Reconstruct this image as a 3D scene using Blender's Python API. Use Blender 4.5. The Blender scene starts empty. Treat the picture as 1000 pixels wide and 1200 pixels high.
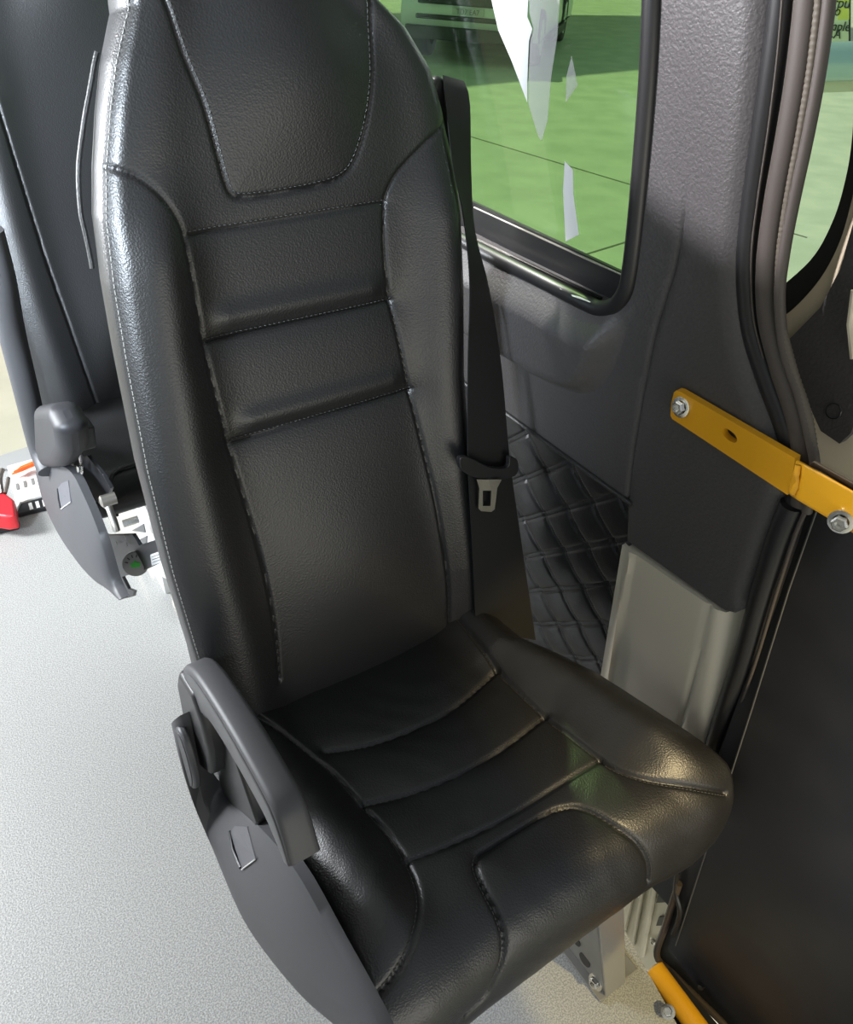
import bpy, math, random
import numpy as np
from mathutils import Vector, Matrix
from mathutils.geometry import delaunay_2d_cdt
random.seed(4); rng = np.random.default_rng(4)
SC = bpy.context.scene; COL = SC.collection

# ------------------------------------------------------------------ camera (solved from the vanishing points)
F = 943.84
R = np.array([[0.83172305, -0.55345153, 0.04391098], [-0.30822678, -0.52608681, -0.79260894], [0.46177161, 0.64569658, -0.6081471]])
CAM = np.array([0, 0, 1.31])
def ray(u, v): return R.T @ np.array([u - 500, v - 600, F])
def hit(u, v, p, n):                       # point of a real plane seen at a pixel of the photograph
    d = ray(u, v); n = np.array(n, float); return CAM + d * (((np.array(p) - CAM) @ n) / (d @ n))
cd = bpy.data.cameras.new('camera'); cam = bpy.data.objects.new('camera', cd); COL.objects.link(cam)
cd.sensor_fit = 'HORIZONTAL'; cd.sensor_width = 36; cd.lens = F / 1000 * 36; cd.clip_start = .01; cd.clip_end = 200
m3 = Matrix([list(R[0]), list(-R[1]), list(-R[2])]).transposed()
cam.matrix_world = Matrix.Translation(Vector(CAM)) @ m3.to_4x4(); SC.camera = cam

# ------------------------------------------------------------------ materials
def mat(name, col, rough=.5, metal=0, bump=None, spec=.5, coat=0, var=None, grain=None, alpha=None, emit=None):
    m = bpy.data.materials.new(name); m.use_nodes = True; nt = m.node_tree; b = nt.nodes['Principled BSDF']
    b.inputs['Base Color'].default_value = (*col, 1); b.inputs['Roughness'].default_value = rough
    b.inputs['Metallic'].default_value = metal; b.inputs['Specular IOR Level'].default_value = spec
    b.inputs['Coat Weight'].default_value = coat
    tc = nt.nodes.new('ShaderNodeTexCoord')
    if bump:                                # (kind, scale, strength, distance)
        kind, sc, st, di = bump
        t = nt.nodes.new('ShaderNodeTexVoronoi' if kind == 'v' else 'ShaderNodeTexNoise')
        t.inputs['Scale'].default_value = sc; nt.links.new(tc.outputs['Object'], t.inputs['Vector'])
        if kind == 'v': t.feature = 'SMOOTH_F1'
        else: t.inputs['Detail'].default_value = 3
        bp = nt.nodes.new('ShaderNodeBump'); bp.inputs['Strength'].default_value = st; bp.inputs['Distance'].default_value = di
        nt.links.new(t.outputs[0], bp.inputs['Height']); nt.links.new(bp.outputs[0], b.inputs['Normal'])
    if var:                                 # (second colour, scale, low, high)
        c2, sc, lo, hi = var
        t = nt.nodes.new('ShaderNodeTexNoise'); t.inputs['Scale'].default_value = sc; t.inputs['Detail'].default_value = 4
        r = nt.nodes.new('ShaderNodeValToRGB'); r.color_ramp.elements[0].position = lo; r.color_ramp.elements[1].position = hi
        r.color_ramp.elements[0].color = (*col, 1); r.color_ramp.elements[1].color = (*c2, 1)
        nt.links.new(tc.outputs['Object'], t.inputs['Vector']); nt.links.new(t.outputs[0], r.inputs[0]); nt.links.new(r.outputs[0], b.inputs['Base Color'])
    return m
LEATHER = mat('black_leather', (.011, .011, .0115), .41, bump=('v', 560, .25, .0012), spec=.55)
LEATHER_EDGE = mat('black_leather_gusset', (.012, .012, .012), .5, bump=('v', 500, .35, .001), spec=.6)
THREAD = mat('grey_thread', (.05, .05, .05), .6)
WEB = mat('belt_webbing', (.010, .010, .010), .75, bump=('n', 900, .4, .0006), spec=.3)
PLAST = mat('black_plastic', (.014, .014, .015), .45, bump=('n', 900, .15, .0004))
ARMPL = mat('grey_arm_plastic', (.048, .048, .052), .52, bump=('n', 1200, .12, .0004))
TRIM = mat('charcoal_trim_plastic', (.050, .048, .049), .5, bump=('n', 330, .55, .0014), var=((.058, .055, .056), 300, .4, .6))
DOORPL = mat('black_door_panel', (.016, .016, .018), .5, bump=('n', 260, .15, .0008), var=((.026, .025, .026), 9, .45, .7))
RUB = mat('black_rubber', (.012, .012, .013), .4)
SEALM = mat('brown_grey_seal', (.046, .038, .032), .6, bump=('n', 700, .2, .0005))
QUILT = mat('quilted_leather', (.010, .010, .0105), .42, bump=('v', 420, .2, .001), spec=.55)
PLATE = mat('grey_painted_plate', (.48, .45, .37), .38, spec=.5)
CREAM = mat('cream_body_paint', (.62, .57, .44), .35, coat=.2)
YEL = mat('yellow_paint', (.68, .33, .012), .34, bump=('n', 60, .12, .002), coat=.25)
CHROME = mat('zinc_steel', (.75, .74, .70), .22, metal=1)
STEEL = mat('dull_steel', (.45, .43, .40), .4, metal=1)
BLK = mat('black_powder_coat', (.012, .012, .014), .45)
FLOOR = mat('speckled_vinyl', (.26, .26, .252), .42, bump=('n', 330, .5, .0016), var=((.42, .42, .405), 420, .42, .58))
LEGM = mat('light_grey_leg_paint', (.52, .52, .50), .4)
RED = mat('red_plastic', (.62, .02, .03), .35)
ORANGE = mat('orange_plastic', (.9, .12, .01), .4)
WHITE = mat('white_plastic', (.75, .75, .72), .5)
PATCHW = mat('white_patch', (.60, .59, .60), .5, bump=('n', 60, .3, .004))
_n = PATCHW.node_tree; _t = _n.nodes.new('ShaderNodeBsdfTranslucent'); _t.inputs[0].default_value = (.7, .7, .7, 1); _m = _n.nodes.new('ShaderNodeMixShader'); _m.inputs[0].default_value = .35
_n.links.new(_n.nodes['Principled BSDF'].outputs[0], _m.inputs[1]); _n.links.new(_t.outputs[0], _m.inputs[2]); _n.links.new(_m.outputs[0], _n.nodes['Material Output'].inputs[0])
GREEN = mat('green_mark', (.05, .55, .06), .5)
SILV = mat('silver_label', (.5, .5, .49), .4)
PRINT = mat('printed_ink', (.03, .03, .03), .6)
def clear(name, col, gl=.08, rough=.0):
    m = bpy.data.materials.new(name); m.use_nodes = True; nt = m.node_tree; nt.nodes.clear()
    o = nt.nodes.new('ShaderNodeOutputMaterial'); mx = nt.nodes.new('ShaderNodeMixShader'); t = nt.nodes.new('ShaderNodeBsdfTransparent')
    g = nt.nodes.new('ShaderNodeBsdfGlossy'); g.inputs['Roughness'].default_value = rough; t.inputs[0].default_value = (*col, 1)
    mx.inputs[0].default_value = gl; nt.links.new(t.outputs[0], mx.inputs[1]); nt.links.new(g.outputs[0], mx.inputs[2]); nt.links.new(mx.outputs[0], o.inputs[0]); return m
GLASS = clear('green_tinted_glass', (.60, .80, .54), .05)
GLASS2 = clear('pale_green_glass', (.80, .93, .80), .05)
def filmy(name, col, k):
    m = bpy.data.materials.new(name); m.use_nodes = True; nt = m.node_tree; nt.nodes.clear()
    o = nt.nodes.new('ShaderNodeOutputMaterial'); mx = nt.nodes.new('ShaderNodeMixShader'); t = nt.nodes.new('ShaderNodeBsdfTransparent'); d = nt.nodes.new('ShaderNodeBsdfDiffuse')
    d.inputs[0].default_value = (*col, 1); mx.inputs[0].default_value = k
    nt.links.new(t.outputs[0], mx.inputs[1]); nt.links.new(d.outputs[0], mx.inputs[2]); nt.links.new(mx.outputs[0], o.inputs[0]); return m
PATCHT = filmy('translucent_patch', (.38, .37, .37), .32)

# ------------------------------------------------------------------ helpers
def link(name, me, m=None, parent=None):
    o = bpy.data.objects.new(name, me); COL.objects.link(o)
    if m: me.materials.append(m)
    if parent: o.parent = parent; o.matrix_parent_inverse = Matrix.Translation(-parent_loc(parent))
    return o
def parent_loc(p): return p.location.copy() if p.type == 'EMPTY' else Vector((0, 0, 0))
def mesh(name, V, Fc, m=None, parent=None, smooth=True, ang=None):
    me = bpy.data.meshes.new(name); me.from_pydata([tuple(map(float, v)) for v in V], [], [tuple(int(i) for i in f) for f in Fc]); me.update()
    import bmesh
    bm = bmesh.new(); bm.from_mesh(me); bmesh.ops.recalc_face_normals(bm, faces=bm.faces); bm.to_mesh(me); bm.free()
    if smooth:
        me.polygons.foreach_set('use_smooth', [True] * len(me.polygons))
        me.set_sharp_from_angle(angle=math.radians(ang or 40))
    return link(name, me, m, parent)
def tag(o, label=None, cat=None, group=None, kind=None):
    if label: o['label'] = label
    if cat: o['category'] = cat
    if group: o['group'] = group
    if kind: o['kind'] = kind
    return o
def empty(name, loc=(0, 0, 0), **k):
    o = bpy.data.objects.new(name, None); COL.objects.link(o); o.location = loc; return tag(o, **k)
class MB:                                   # collects shapes into one mesh
    def __init__(s): s.V = []; s.F = []
    def add(s, V, Fc):
        n = len(s.V); s.V += [tuple(v) for v in V]; s.F += [tuple(i + n for i in f) for f in Fc]; return s
    def box(s, c, d, M=None):
        V = [np.array([x * d[0] / 2, y * d[1] / 2, z * d[2] / 2]) for x in (-1, 1) for y in (-1, 1) for z in (-1, 1)]
        if M is not None: V = [M @ v for v in V]
        return s.add([v + np.array(c) for v in V], [(0, 1, 3, 2), (4, 6, 7, 5), (0, 4, 5, 1), (2, 3, 7, 6), (0, 2, 6, 4), (1, 5, 7, 3)])
    def tube(s, P, r, n=12, caps=True, flat=1.0, up=None):
        P = np.array(P, float); rr = np.broadcast_to(np.array(r, float), (len(P),)); V = []; ref = None
        for i in range(len(P)):
            t = P[min(i + 1, len(P) - 1)] - P[max(i - 1, 0)]; t /= np.linalg.norm(t) + 1e-12
            if ref is None:
                ref = np.array(up if up is not None else ([0, 0, 1] if abs(t[2]) < .9 else [1, 0, 0]), float)
            ref = ref - t * (ref @ t); ref /= np.linalg.norm(ref); b = np.cross(t, ref)
            for k in range(n):
                a = 2 * math.pi * k / n; V.append(P[i] + rr[i] * (math.cos(a) * b + math.sin(a) * ref * flat))
        Fc = [(i * n + k, i * n + (k + 1) % n, (i + 1) * n + (k + 1) % n, (i + 1) * n + k) for i in range(len(P) - 1) for k in range(n)]
        if caps: Fc += [tuple(range(n))[::-1], tuple((len(P) - 1) * n + k for k in range(n))]
        return s.add(V, Fc)
    def lathe(s, c, ax, prof, n=24):        # prof: (distance along axis, radius)
        ax = np.array(ax, float); ax /= np.linalg.norm(ax); e = np.cross(ax, [0, 0, 1] if abs(ax[2]) < .9 else [1, 0, 0]); e /= np.linalg.norm(e); g = np.cross(ax, e)
        V = []; Fc = []
        for d, r in prof:
            for k in range(n): a = 2 * math.pi * k / n; V.append(np.array(c) + ax * d + max(r, 1e-5) * (math.cos(a) * e + math.sin(a) * g))
        for i in range(len(prof) - 1):
            for k in range(n): Fc.append((i * n + k, i * n + (k + 1) % n, (i + 1) * n + (k + 1) % n, (i + 1) * n + k))
        return s.add(V, Fc)
    def prism(s, loop, off):                # loop of 3-D points pushed along a vector
        n = len(loop); L = [np.array(p, float) for p in loop]; o = np.array(off, float)
        return s.add(L + [p + o for p in L], [tuple(range(n))[::-1], tuple(range(n, 2 * n))] + [(i, (i + 1) % n, n + (i + 1) % n, n + i) for i in range(n)])
    def build(s, name, m, parent=None, smooth=True, bevel=0, ang=35, seg=2):
        o = mesh(name, s.V, s.F, m, parent, smooth, ang)
        if bevel:
            b = o.modifiers.new('edge', 'BEVEL'); b.width = bevel; b.segments = seg; b.limit_method = 'ANGLE'; b.angle_limit = math.radians(30)
            w = o.modifiers.new('wn', 'WEIGHTED_NORMAL'); w.keep_sharp = True
        return o
def smc(P, n=8, closed=False):              # smooth curve through points
    P = np.array(P, float); N = len(P); out = []
    for i in range(N if closed else N - 1):
        if closed: a, b, c, d = P[(i - 1) % N], P[i], P[(i + 1) % N], P[(i + 2) % N]
        else: a, b, c, d = P[max(i - 1, 0)], P[i], P[i + 1], P[min(i + 2, N - 1)]
        for k in range(n):
            t = k / n; out.append(.5 * ((2 * b) + (c - a) * t + (2 * a - 5 * b + 4 * c - d) * t * t + (3 * b - a - 3 * c + d) * t ** 3))
    if not closed: out.append(P[-1])
    return np.array(out)
def dist(X, Y, poly):                       # distance of many points to a polyline
    D = np.full(X.shape, 9.)
    for (x0, y0), (x1, y1) in zip(poly[:-1], poly[1:]):
        dx, dy = x1 - x0, y1 - y0; L = dx * dx + dy * dy + 1e-12
        t = np.clip(((X - x0) * dx + (Y - y0) * dy) / L, 0, 1); D = np.minimum(D, np.hypot(X - x0 - t * dx, Y - y0 - t * dy))
    return D
def inside(X, Y, poly):
    X = np.asarray(X); r = np.zeros(X.shape, bool); n = len(poly)
    for i in range(n):
        x0, y0 = poly[i]; x1, y1 = poly[(i + 1) % n]
        c = ((y0 > Y) != (y1 > Y)) & (X < (x1 - x0) * (Y - y0) / ((y1 - y0) + 1e-15) + x0); r ^= c
    return r
def sstep(x): x = np.clip(x, 0, 1); return x * x * (3 - 2 * x)
def resample(P, step, closed=True):
    P = np.array(P, float); Q = np.vstack([P, P[:1]]) if closed else P; out = []
    for a, b in zip(Q[:-1], Q[1:]):
        n = max(1, int(np.hypot(*(b - a)) / step)); out += [a + (b - a) * k / n for k in range(n)]
    if not closed: out.append(P[-1])
    return np.array(out)
class Plane:
    def __init__(s, p, n, up=(0, 0, 1)):
        s.p = np.array(p, float); s.n = np.array(n, float); s.n /= np.linalg.norm(s.n)
        up = np.array(up, float); s.e2 = up - s.n * (up @ s.n); s.e2 /= np.linalg.norm(s.e2); s.e1 = np.cross(s.e2, s.n)
    def ab(s, u, v, o=0):                   # o: height of the sheet above the plane, towards the cabin
        d = hit(u, v, s.p + s.n * o, s.n) - s.p; return (d @ s.e1, d @ s.e2)
    def pt(s, a, b, h=0): return s.p + s.e1 * a + s.e2 * b + s.n * h
    def P(s, u, v, o=0): return hit(u, v, s.p + s.n * o, s.n)
def sheet(name, pl, out, m, parent, o=0, th=.006, res=None, h=None, holes=(), edge=None, extra=()):
    """a real panel: outline (plane coordinates), front face with relief h(a,b), sides and back"""
    out = resample(out, edge or res or 9); loops = [out] + [resample(q, edge or res or 9) for q in holes]
    V = []; E = []
    for L in loops:
        n0 = len(V); V += [Vector(map(float, p)) for p in L]; E += [(n0 + i, n0 + (i + 1) % len(L)) for i in range(len(L))]
    if res:
        a = np.arange(out[:, 0].min() + res / 2, out[:, 0].max(), res); b = np.arange(out[:, 1].min() + res / 2, out[:, 1].max(), res)
        A, B = np.meshgrid(a, b); A = A.ravel() ; B = B.ravel()
        ok = inside(A, B, out)
        for q in loops[1:]: ok &= ~inside(A, B, q)
        for L in loops: ok &= dist(A, B, np.vstack([L, L[:1]])) > res * .45
        for q, w in extra:
            ok &= dist(A, B, q) > w * 1.6
        V += [Vector((float(x), float(y))) for x, y in zip(A[ok], B[ok])]
        for q, w in extra:
            q = resample(q, w, False)
            for k in (-1, -.5, 0, .5, 1):
                p = offs(q, k * w); g = inside(p[:, 0], p[:, 1], out)
                for L in loops: g &= dist(p[:, 0], p[:, 1], np.vstack([L, L[:1]])) > .0015
                V += [Vector((float(x), float(y))) for x, y in p[g]]
    v2, e2, f2, *_ = delaunay_2d_cdt(V, E, [], 0, 1e-6)
    vv = np.array([(v.x, v.y) for v in v2]); ff = [f for f in f2]
    cen = np.array([vv[list(f)].mean(0) for f in ff]); ok = inside(cen[:, 0], cen[:, 1], out)
    for q in loops[1:]: ok &= ~inside(cen[:, 0], cen[:, 1], q)
    ff = [tuple(f) for f, k in zip(ff, ok) if k]
    H = h(vv[:, 0], vv[:, 1]) if h else np.zeros(len(vv))
    top = [pl.pt(a, b, o + hh) for (a, b), hh in zip(vv, H)]; bot = [pl.pt(a, b, o - th) for a, b in vv]
    ec = {}
    for f in ff:
        for i in range(len(f)): a, b = f[i], f[(i + 1) % len(f)]; k = (min(a, b), max(a, b)); ec.setdefault(k, []).append((a, b))
    N = len(vv); Fc = ff + [tuple(N + i for i in f[::-1]) for f in ff] + [(b, a, N + a, N + b) for k, l in ec.items() if len(l) == 1 for a, b in l]
    return mesh(name, top + bot, Fc, m, parent, True, 38)
def grid(name, G, m, parent, closed_c=True, cap=True):
    r, c = G.shape[:2]; V = G.reshape(-1, 3); Fc = []
    for i in range(r - 1):
        for j in range(c if closed_c else c - 1): Fc.append((i * c + j, i * c + (j + 1) % c, (i + 1) * c + (j + 1) % c, (i + 1) * c + j))
    if cap and closed_c: Fc += [tuple(range(c))[::-1], tuple((r - 1) * c + k for k in range(c))]
    return mesh(name, V, Fc, m, parent, True, 60)
def bolt(name, c, ax, r, parent, m=CHROME):
    b = MB(); b.lathe(c, ax, [(0, 0), (0, r * 1.5), (r * .25, r * 1.5), (r * .3, r * 1.05), (r * .3, r)], 24)
    b.lathe(c, ax, [(r * .3, r * .98), (r * 1.0, r * .98), (r * 1.15, r * .8), (r * 1.15, r * .5), (r * .7, r * .45), (r * .7, 0)], 6)
    return b.build(name, m, parent, ang=25)
def stitches(name, P3, N3, m, parent, step=.0055, ln=.0038, r=.00045):
    P3 = np.array(P3); L = np.r_[0, np.cumsum(np.linalg.norm(np.diff(P3, axis=0), axis=1))]; b = MB()
    for s in np.arange(step / 2, L[-1], step):
        q = [np.array([np.interp(s + d, L, P3[:, k]) for k in range(3)]) for d in (-ln / 2, 0, ln / 2)]
        b.tube([q[0] - .0004 * N3, q[1] + .0004 * N3, q[2] - .0004 * N3], r, 5)
    return b.build(name, m, parent)

# ------------------------------------------------------------------ the upholstered seat
A11 = math.radians(11); BP = Plane((0, .66, .46), (0, -math.cos(A11), math.sin(A11)))
# BP.e1 points to +x or -x: keep +x
if BP.e1[0] < 0: BP.e1 = -BP.e1
bpx = lambda pts, o=0: [BP.ab(u, v, o) for u, v in pts]
Lf = np.array(bpx([(243, 810), (237, 785), (205, 680), (175, 560), (150, 430), (135, 340), (126, 260), (127, 200), (131, 130), (138, 70), (152, 5)], .01))
Rt = np.array(bpx([(640, 790), (610, 730), (580, 640), (563, 540), (556, 430), (556, 330), (553, 250), (547, 190), (536, 130), (520, 80), (490, 32), (458, 0)], -.005))
sU = smc(bpx([(178, -30), (195, 0), (215, 60), (240, 120), (258, 180), (268, 213), (276, 228), (290, 232), (330, 227), (380, 217), (405, 207), (420, 187), (432, 140), (438, 80), (436, 0), (432, -30)], .01), 6)
sR = smc(bpx([(531, 143), (510, 160), (485, 188), (466, 215), (458, 250), (462, 330), (475, 400), (495, 500), (515, 600), (529, 690), (532, 745)], .012), 6)
sL = smc(bpx([(133, 197), (150, 202), (170, 212), (192, 232), (212, 262), (222, 300), (250, 440), (285, 570), (310, 660), (325, 740), (330, 800)], .012), 6)
sT = bpx([(222, 276), (458, 238)], .008); sP1 = bpx([(245, 403), (466, 355)], .008); sP2 = bpx([(275, 522), (488, 459)], .008)
sL2 = [(.225, .95), (.228, .6), (.238, .3), (.262, -.05)]; sR2 = [(.535, .95), (.532, .6), (.528, .3), (.522, -.05)]
TOP = .875; Lf = Lf[np.argsort(Lf[:, 1])]; Rt = Rt[np.argsort(Rt[:, 1])]
def b_edges(t):
    xl = np.interp(t, Lf[:, 1], Lf[:, 0]); xr = np.interp(t, Rt[:, 1], Rt[:, 0])
    c = (xl + xr) / 2; w = (xr - xl) / 2; q = np.clip((t - .76) / (TOP - .76), 0, 1); w = w * np.sqrt(np.clip(1 - .985 * q ** 2.6, 0, 1))
    return c - w, c + w
PLAIN = False
def b_h(X, T):
    xl, xr = b_edges(T); s = (X - (xl + xr) / 2) / ((xr - xl) / 2 + 1e-9)
    H = .020 * np.exp(-((np.abs(s) - .78) / .17) ** 2) * (.35 + .65 * sstep((.66 - T) / .1)) + .030 * np.exp(-((T - .16) / .14) ** 2) * np.exp(-(s / .55) ** 2) * .5
    H = H + .022 * np.exp(-(s / .55) ** 2) * np.exp(-((T - .73) / .09) ** 2)
    H = H - .040 * np.clip((s - .80) / .20, 0, 1) ** 2 - .014 * np.clip((-s - .9) / .1, 0, 1) ** 2.5
    H = H - .05 * np.clip((T - .80) / .075, 0, 1) ** 2
    for P, d, w, pw, pd in ((sR2, .0032, .0030, .02, .003), (sL2, .0032, .0030, .02, .003)) if PLAIN else ((sU, .0028, .0021, .022, .0028), (sR, .0028, .0022, .02, .003), (sL, .0028, .0022, .02, .003), (sT, .0022, .0018, .01, .0015), (sP1, .0030, .0022, .018, .006), (sP2, .0030, .0022, .018, .006)):
        D = dist(X, T, P); H = H - d * np.exp(-(D / w) ** 2) - pd * np.exp(-D / pw)
    # the pleats: leather swells just under each cross seam
    for P in () if PLAIN else (sP1, sP2):
        (x0, t0), (x1, t1) = P; L = t0 + (t1 - t0) * (X - x0) / (x1 - x0); k = ((X > x0) & (X < x1))
        H = H + .005 * np.exp(-((T - L - .020) / .013) ** 2) * sstep((X - x0) / .03) * sstep((x1 - X) / .03)
    # faint wrinkles
    return H
def make_backrest(parent):
    nr, nc = 400, 240; T = np.linspace(-.045, TOP, nr); S = np.linspace(-1, 1, nc); S = np.sign(S) * (1 - (1 - np.abs(S)) ** 1.15)
    xl, xr = b_edges(T); X = (xl + xr)[:, None] / 2 + S[None] * (xr - xl)[:, None] / 2; TT = np.repeat(T[:, None], nc, 1); H = b_h(X, TT)
    k = np.clip((T - .80) / .075, 0, 1)[:, None]; dep = .092 * (1 - .35 * k)
    # the back: a swept curve from the right edge round to the left edge
    nb = 26; ph = np.linspace(0, math.pi, nb + 2)[1:-1]; cx = (xl + xr)[:, None] / 2; w = (xr - xl)[:, None] / 2
    Xb = cx + w * np.sign(np.cos(ph)) * np.abs(np.cos(ph)) ** .30 * (1.0 + .0 * ph); he = (H[:, -1:] * (1 - ph / math.pi) + H[:, :1] * ph / math.pi)
    Hb = he - dep * np.sin(ph) ** .55 + .0 * Xb; Tb = np.repeat(T[:, None], nb, 1)
    XX = np.hstack([X, Xb]); HH = np.hstack([H, Hb]); T2 = np.hstack([TT, Tb])
    G = BP.p + BP.e1 * XX[..., None] + BP.e2 * T2[..., None] + BP.n * HH[..., None]
    return grid('backrest', G, LEATHER, parent)
def b_curve(P, o=0.0):
    P = np.array(P); H = b_h(P[:, 0], P[:, 1]); return [BP.pt(a, b, h + o) for (a, b), h in zip(P, H)]

# cushion: profile curve in (y,z), swept across x
CP = smc([(.72, .452), (.66, .455), (.56, .457), (.46, .461), (.37, .465), (.315, .461), (.28, .447), (.257, .420), (.247, .385), (.246, .345), (.256, .318), (.285, .302), (.34, .298), (.42, .298)], 14)
CW = np.r_[0, np.cumsum(np.hypot(*np.diff(CP, axis=0).T))]
def cpx(pts, close=0.0):                    # pixel on the cushion's skin -> (x, w)
    out = []
    for u, v in pts:
        d = ray(u, v); q = []
        for i in range(len(CP) - 1):
            (y0, z0), (y1, z1) = CP[i], CP[i + 1]; M = np.array([[d[1], -(y1 - y0)], [d[2], -(z1 - z0)]])
            if abs(np.linalg.det(M)) < 1e-12: continue
            t, k = np.linalg.solve(M, [y0, z0 - CAM[2]])
            if -1e-6 <= k <= 1 + 1e-6 and t > 0: q.append((t, CW[i] + k * (CW[i + 1] - CW[i]), d[0] * t))
        if q: t, w, x = min(q); out.append((x, w))
    return out
cL = smc(cpx([(300, 850), (340, 870), (385, 900), (425, 941), (455, 975), (478, 1010), (490, 1045), (490, 1075), (480, 1110), (460, 1145), (437, 1172)]), 6)
cR = smc(cpx([(530, 725), (541, 736), (585, 785), (640, 835), (705, 886), (735, 904), (765, 914), (800, 921), (850, 930)]), 6)
c1 = smc(cpx([(380, 877), (430, 868), (480, 850), (535, 822), (583, 783)]), 6); c2 = smc(cpx([(423, 939), (480, 925), (540, 900), (600, 865), (641, 833)]), 6)
c3 = smc(cpx([(474, 1008), (530, 985), (590, 956), (650, 920), (706, 886)]), 6)
cI = smc(cpx([(548, 1190), (570, 1172), (583, 1150), (592, 1125), (593, 1100), (585, 1072), (573, 1048), (561, 1022), (559, 1005), (568, 994), (612, 967), (645, 948), (670, 942), (692, 947), (722, 966), (752, 992), (764, 1018), (763, 1036), (757, 1050)]), 5)
XRy = np.array([(-1, .695), (.24, .702), (.28, .702), (.32, .690), (.37, .676), (.474, .655), (.54, .630), (.584, .608), (.7, .598), (.9, .598)])
def c_edges(W):
    y = np.interp(W, CW, CP[:, 0]); z = np.interp(W, CW, CP[:, 1]); xr = np.interp(y, XRy[:, 0], XRy[:, 1]); xl = np.full_like(xr, .168)
    k = np.clip((.44 - z) / .14, 0, 1) * (y < .33); return xl + .004 * k, xr - .045 * k ** 1.3
def c_h(X, W):
    xl, xr = c_edges(W); s = (X - (xl + xr) / 2) / ((xr - xl) / 2)
    front = sstep((CW[-1] - W - .30) / .1)   # 1 on the top, 0 on the rolled front
    H = (.026 * np.exp(-((np.abs(s) - .80) / .16) ** 2) - .006 * np.exp(-(s / .5) ** 2)) * (.25 + .75 * front)
    H = H - .012 * np.clip((np.abs(s) - .95) / .05, 0, 1) ** 2
    H = H - .010 * np.clip((s - .82) / .18, 0, 1) ** 1.5 * front
    for P, d, w, pw, pd in ((cL, .004, .003, .02, .005), (cR, .004, .003, .02, .005), (c1, .0035, .003, .018, .006), (c2, .0035, .003, .018, .006), (c3, .003, .0026, .012, .003), (cI, .0045, .0032, .016, .004)):
        D = dist(X, W, P); H = H - d * np.exp(-(D / w) ** 2) - pd * np.exp(-D / pw)
    H = H + .0003 * np.sin(X * 70 + 7 * np.sin(W * 18)) * np.sin(W * 60 + 4 * np.sin(X * 26))
    return H
def c_pt(X, W, H):
    y = np.interp(W, CW, CP[:, 0]); z = np.interp(W, CW, CP[:, 1]); e = .004
    ty = np.interp(W + e, CW, CP[:, 0]) - np.interp(W - e, CW, CP[:, 0]); tz = np.interp(W + e, CW, CP[:, 1]) - np.interp(W - e, CW, CP[:, 1])
    L = np.hypot(ty, tz) + 1e-9; ny, nz = tz / L, -ty / L
    return np.stack([X, y + ny * H, z + nz * H], -1)
def make_cushion(parent):
    nr, nc = 330, 250; W = np.linspace(0, CW[-1], nr); S = np.linspace(-1, 1, nc); xl, xr = c_edges(W)
    X = (xl + xr)[:, None] / 2 + S[None] * (xr - xl)[:, None] / 2; WW = np.repeat(W[:, None], nc, 1); H = c_h(X, WW)
    G = c_pt(X, WW, H)
    # side gussets drop to the seat pan
    y = G[:, :, 1]; z = G[:, :, 2]; cy, cz = .45, .345; cols = []
    for k in np.linspace(.06, 1, 12):
        g = G[:, -1].copy(); q = k; g[:, 0] += .004 * math.sin(q * 3.0); g[:, 1] += (cy - g[:, 1]) * q * .25; g[:, 2] += (cz - g[:, 2]) * q * .8; cols.append(g)
    right = np.stack(cols, 1); cols = []
    for k in np.linspace(.06, 1, 12):
        g = G[:, 0].copy(); q = k; g[:, 0] -= .004 * math.sin(q * 3.0); g[:, 1] += (cy - g[:, 1]) * q * .25; g[:, 2] += (cz - g[:, 2]) * q * .8; cols.append(g)
    left = np.stack(cols, 1)[:, ::-1]
    return grid('seat', np.concatenate([left, G, right], 1), LEATHER, parent, closed_c=False)
def c_curve(P, o=0.0):
    P = np.array(P); H = c_h(P[:, 0], P[:, 1]); return c_pt(P[:, 0], P[:, 1], H + o)
def offs(P, d):                             # parallel curve
    P = np.array(P); t = np.gradient(P, axis=0); t /= np.linalg.norm(t, axis=1)[:, None] + 1e-9; return P + d * np.stack([-t[:, 1], t[:, 0]], 1)

SEAT = tag(empty('passenger_seat', (.39, .45, 0)), 'large black leather seat filling the foreground, armrest lowered, belt hanging beside it', 'seat', 'black leather passenger seats')
backrest = make_backrest(SEAT)
up_ = np.array([0, -.3, .95])
edgeL = [(float(b_edges(np.array([t]))[0][0]), t) for t in np.linspace(-.02, .84, 150)]
stitches('stitching', b_curve(offs(edgeL, -.003), .0004), BP.n, mat('pale_thread', (.22, .22, .21), .6), backrest, .0062, .0042, .0006)
stitches('stitching', b_curve(offs(resample(sT, .004, False), .003), .0003), BP.n, THREAD, backrest)
for P in (sP1, sP2): stitches('stitching', b_curve(offs(resample(P, .004, False), .003), .0003), BP.n, THREAD, backrest)
stitches('stitching', b_curve(offs(sU, .0035), .0003), BP.n, THREAD, backrest)
# welt: the piped rear shell edge that shows beyond the white-lit gusset
wl = [(x - .002 - .008 * math.exp(-((t - .65) / .06) ** 2), t) for x, t in edgeL]
b = MB(); b.tube([BP.pt(x, t, -.060) for x, t in wl if .56 < t < .75], .0025, 8); b.build('piping', LEATHER_EDGE, backrest)
cushion = make_cushion(SEAT)
for P, d in ((cL, .003), (cR, .003), (c1, -.003), (c2, -.003), (c3, -.003), (cI, -.0035)):
    stitches('stitching', c_curve(offs(P, d), .0004), np.array([0, -.2, 1]), THREAD, cushion)
le = [(.1705, w) for w in np.linspace(CW[-1] * .25, CW[-1] * .80, 120)]
stitches('stitching', c_curve(le, .0006), np.array([-.5, 0, .9]), THREAD, cushion, .006, .004, .0006)
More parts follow.
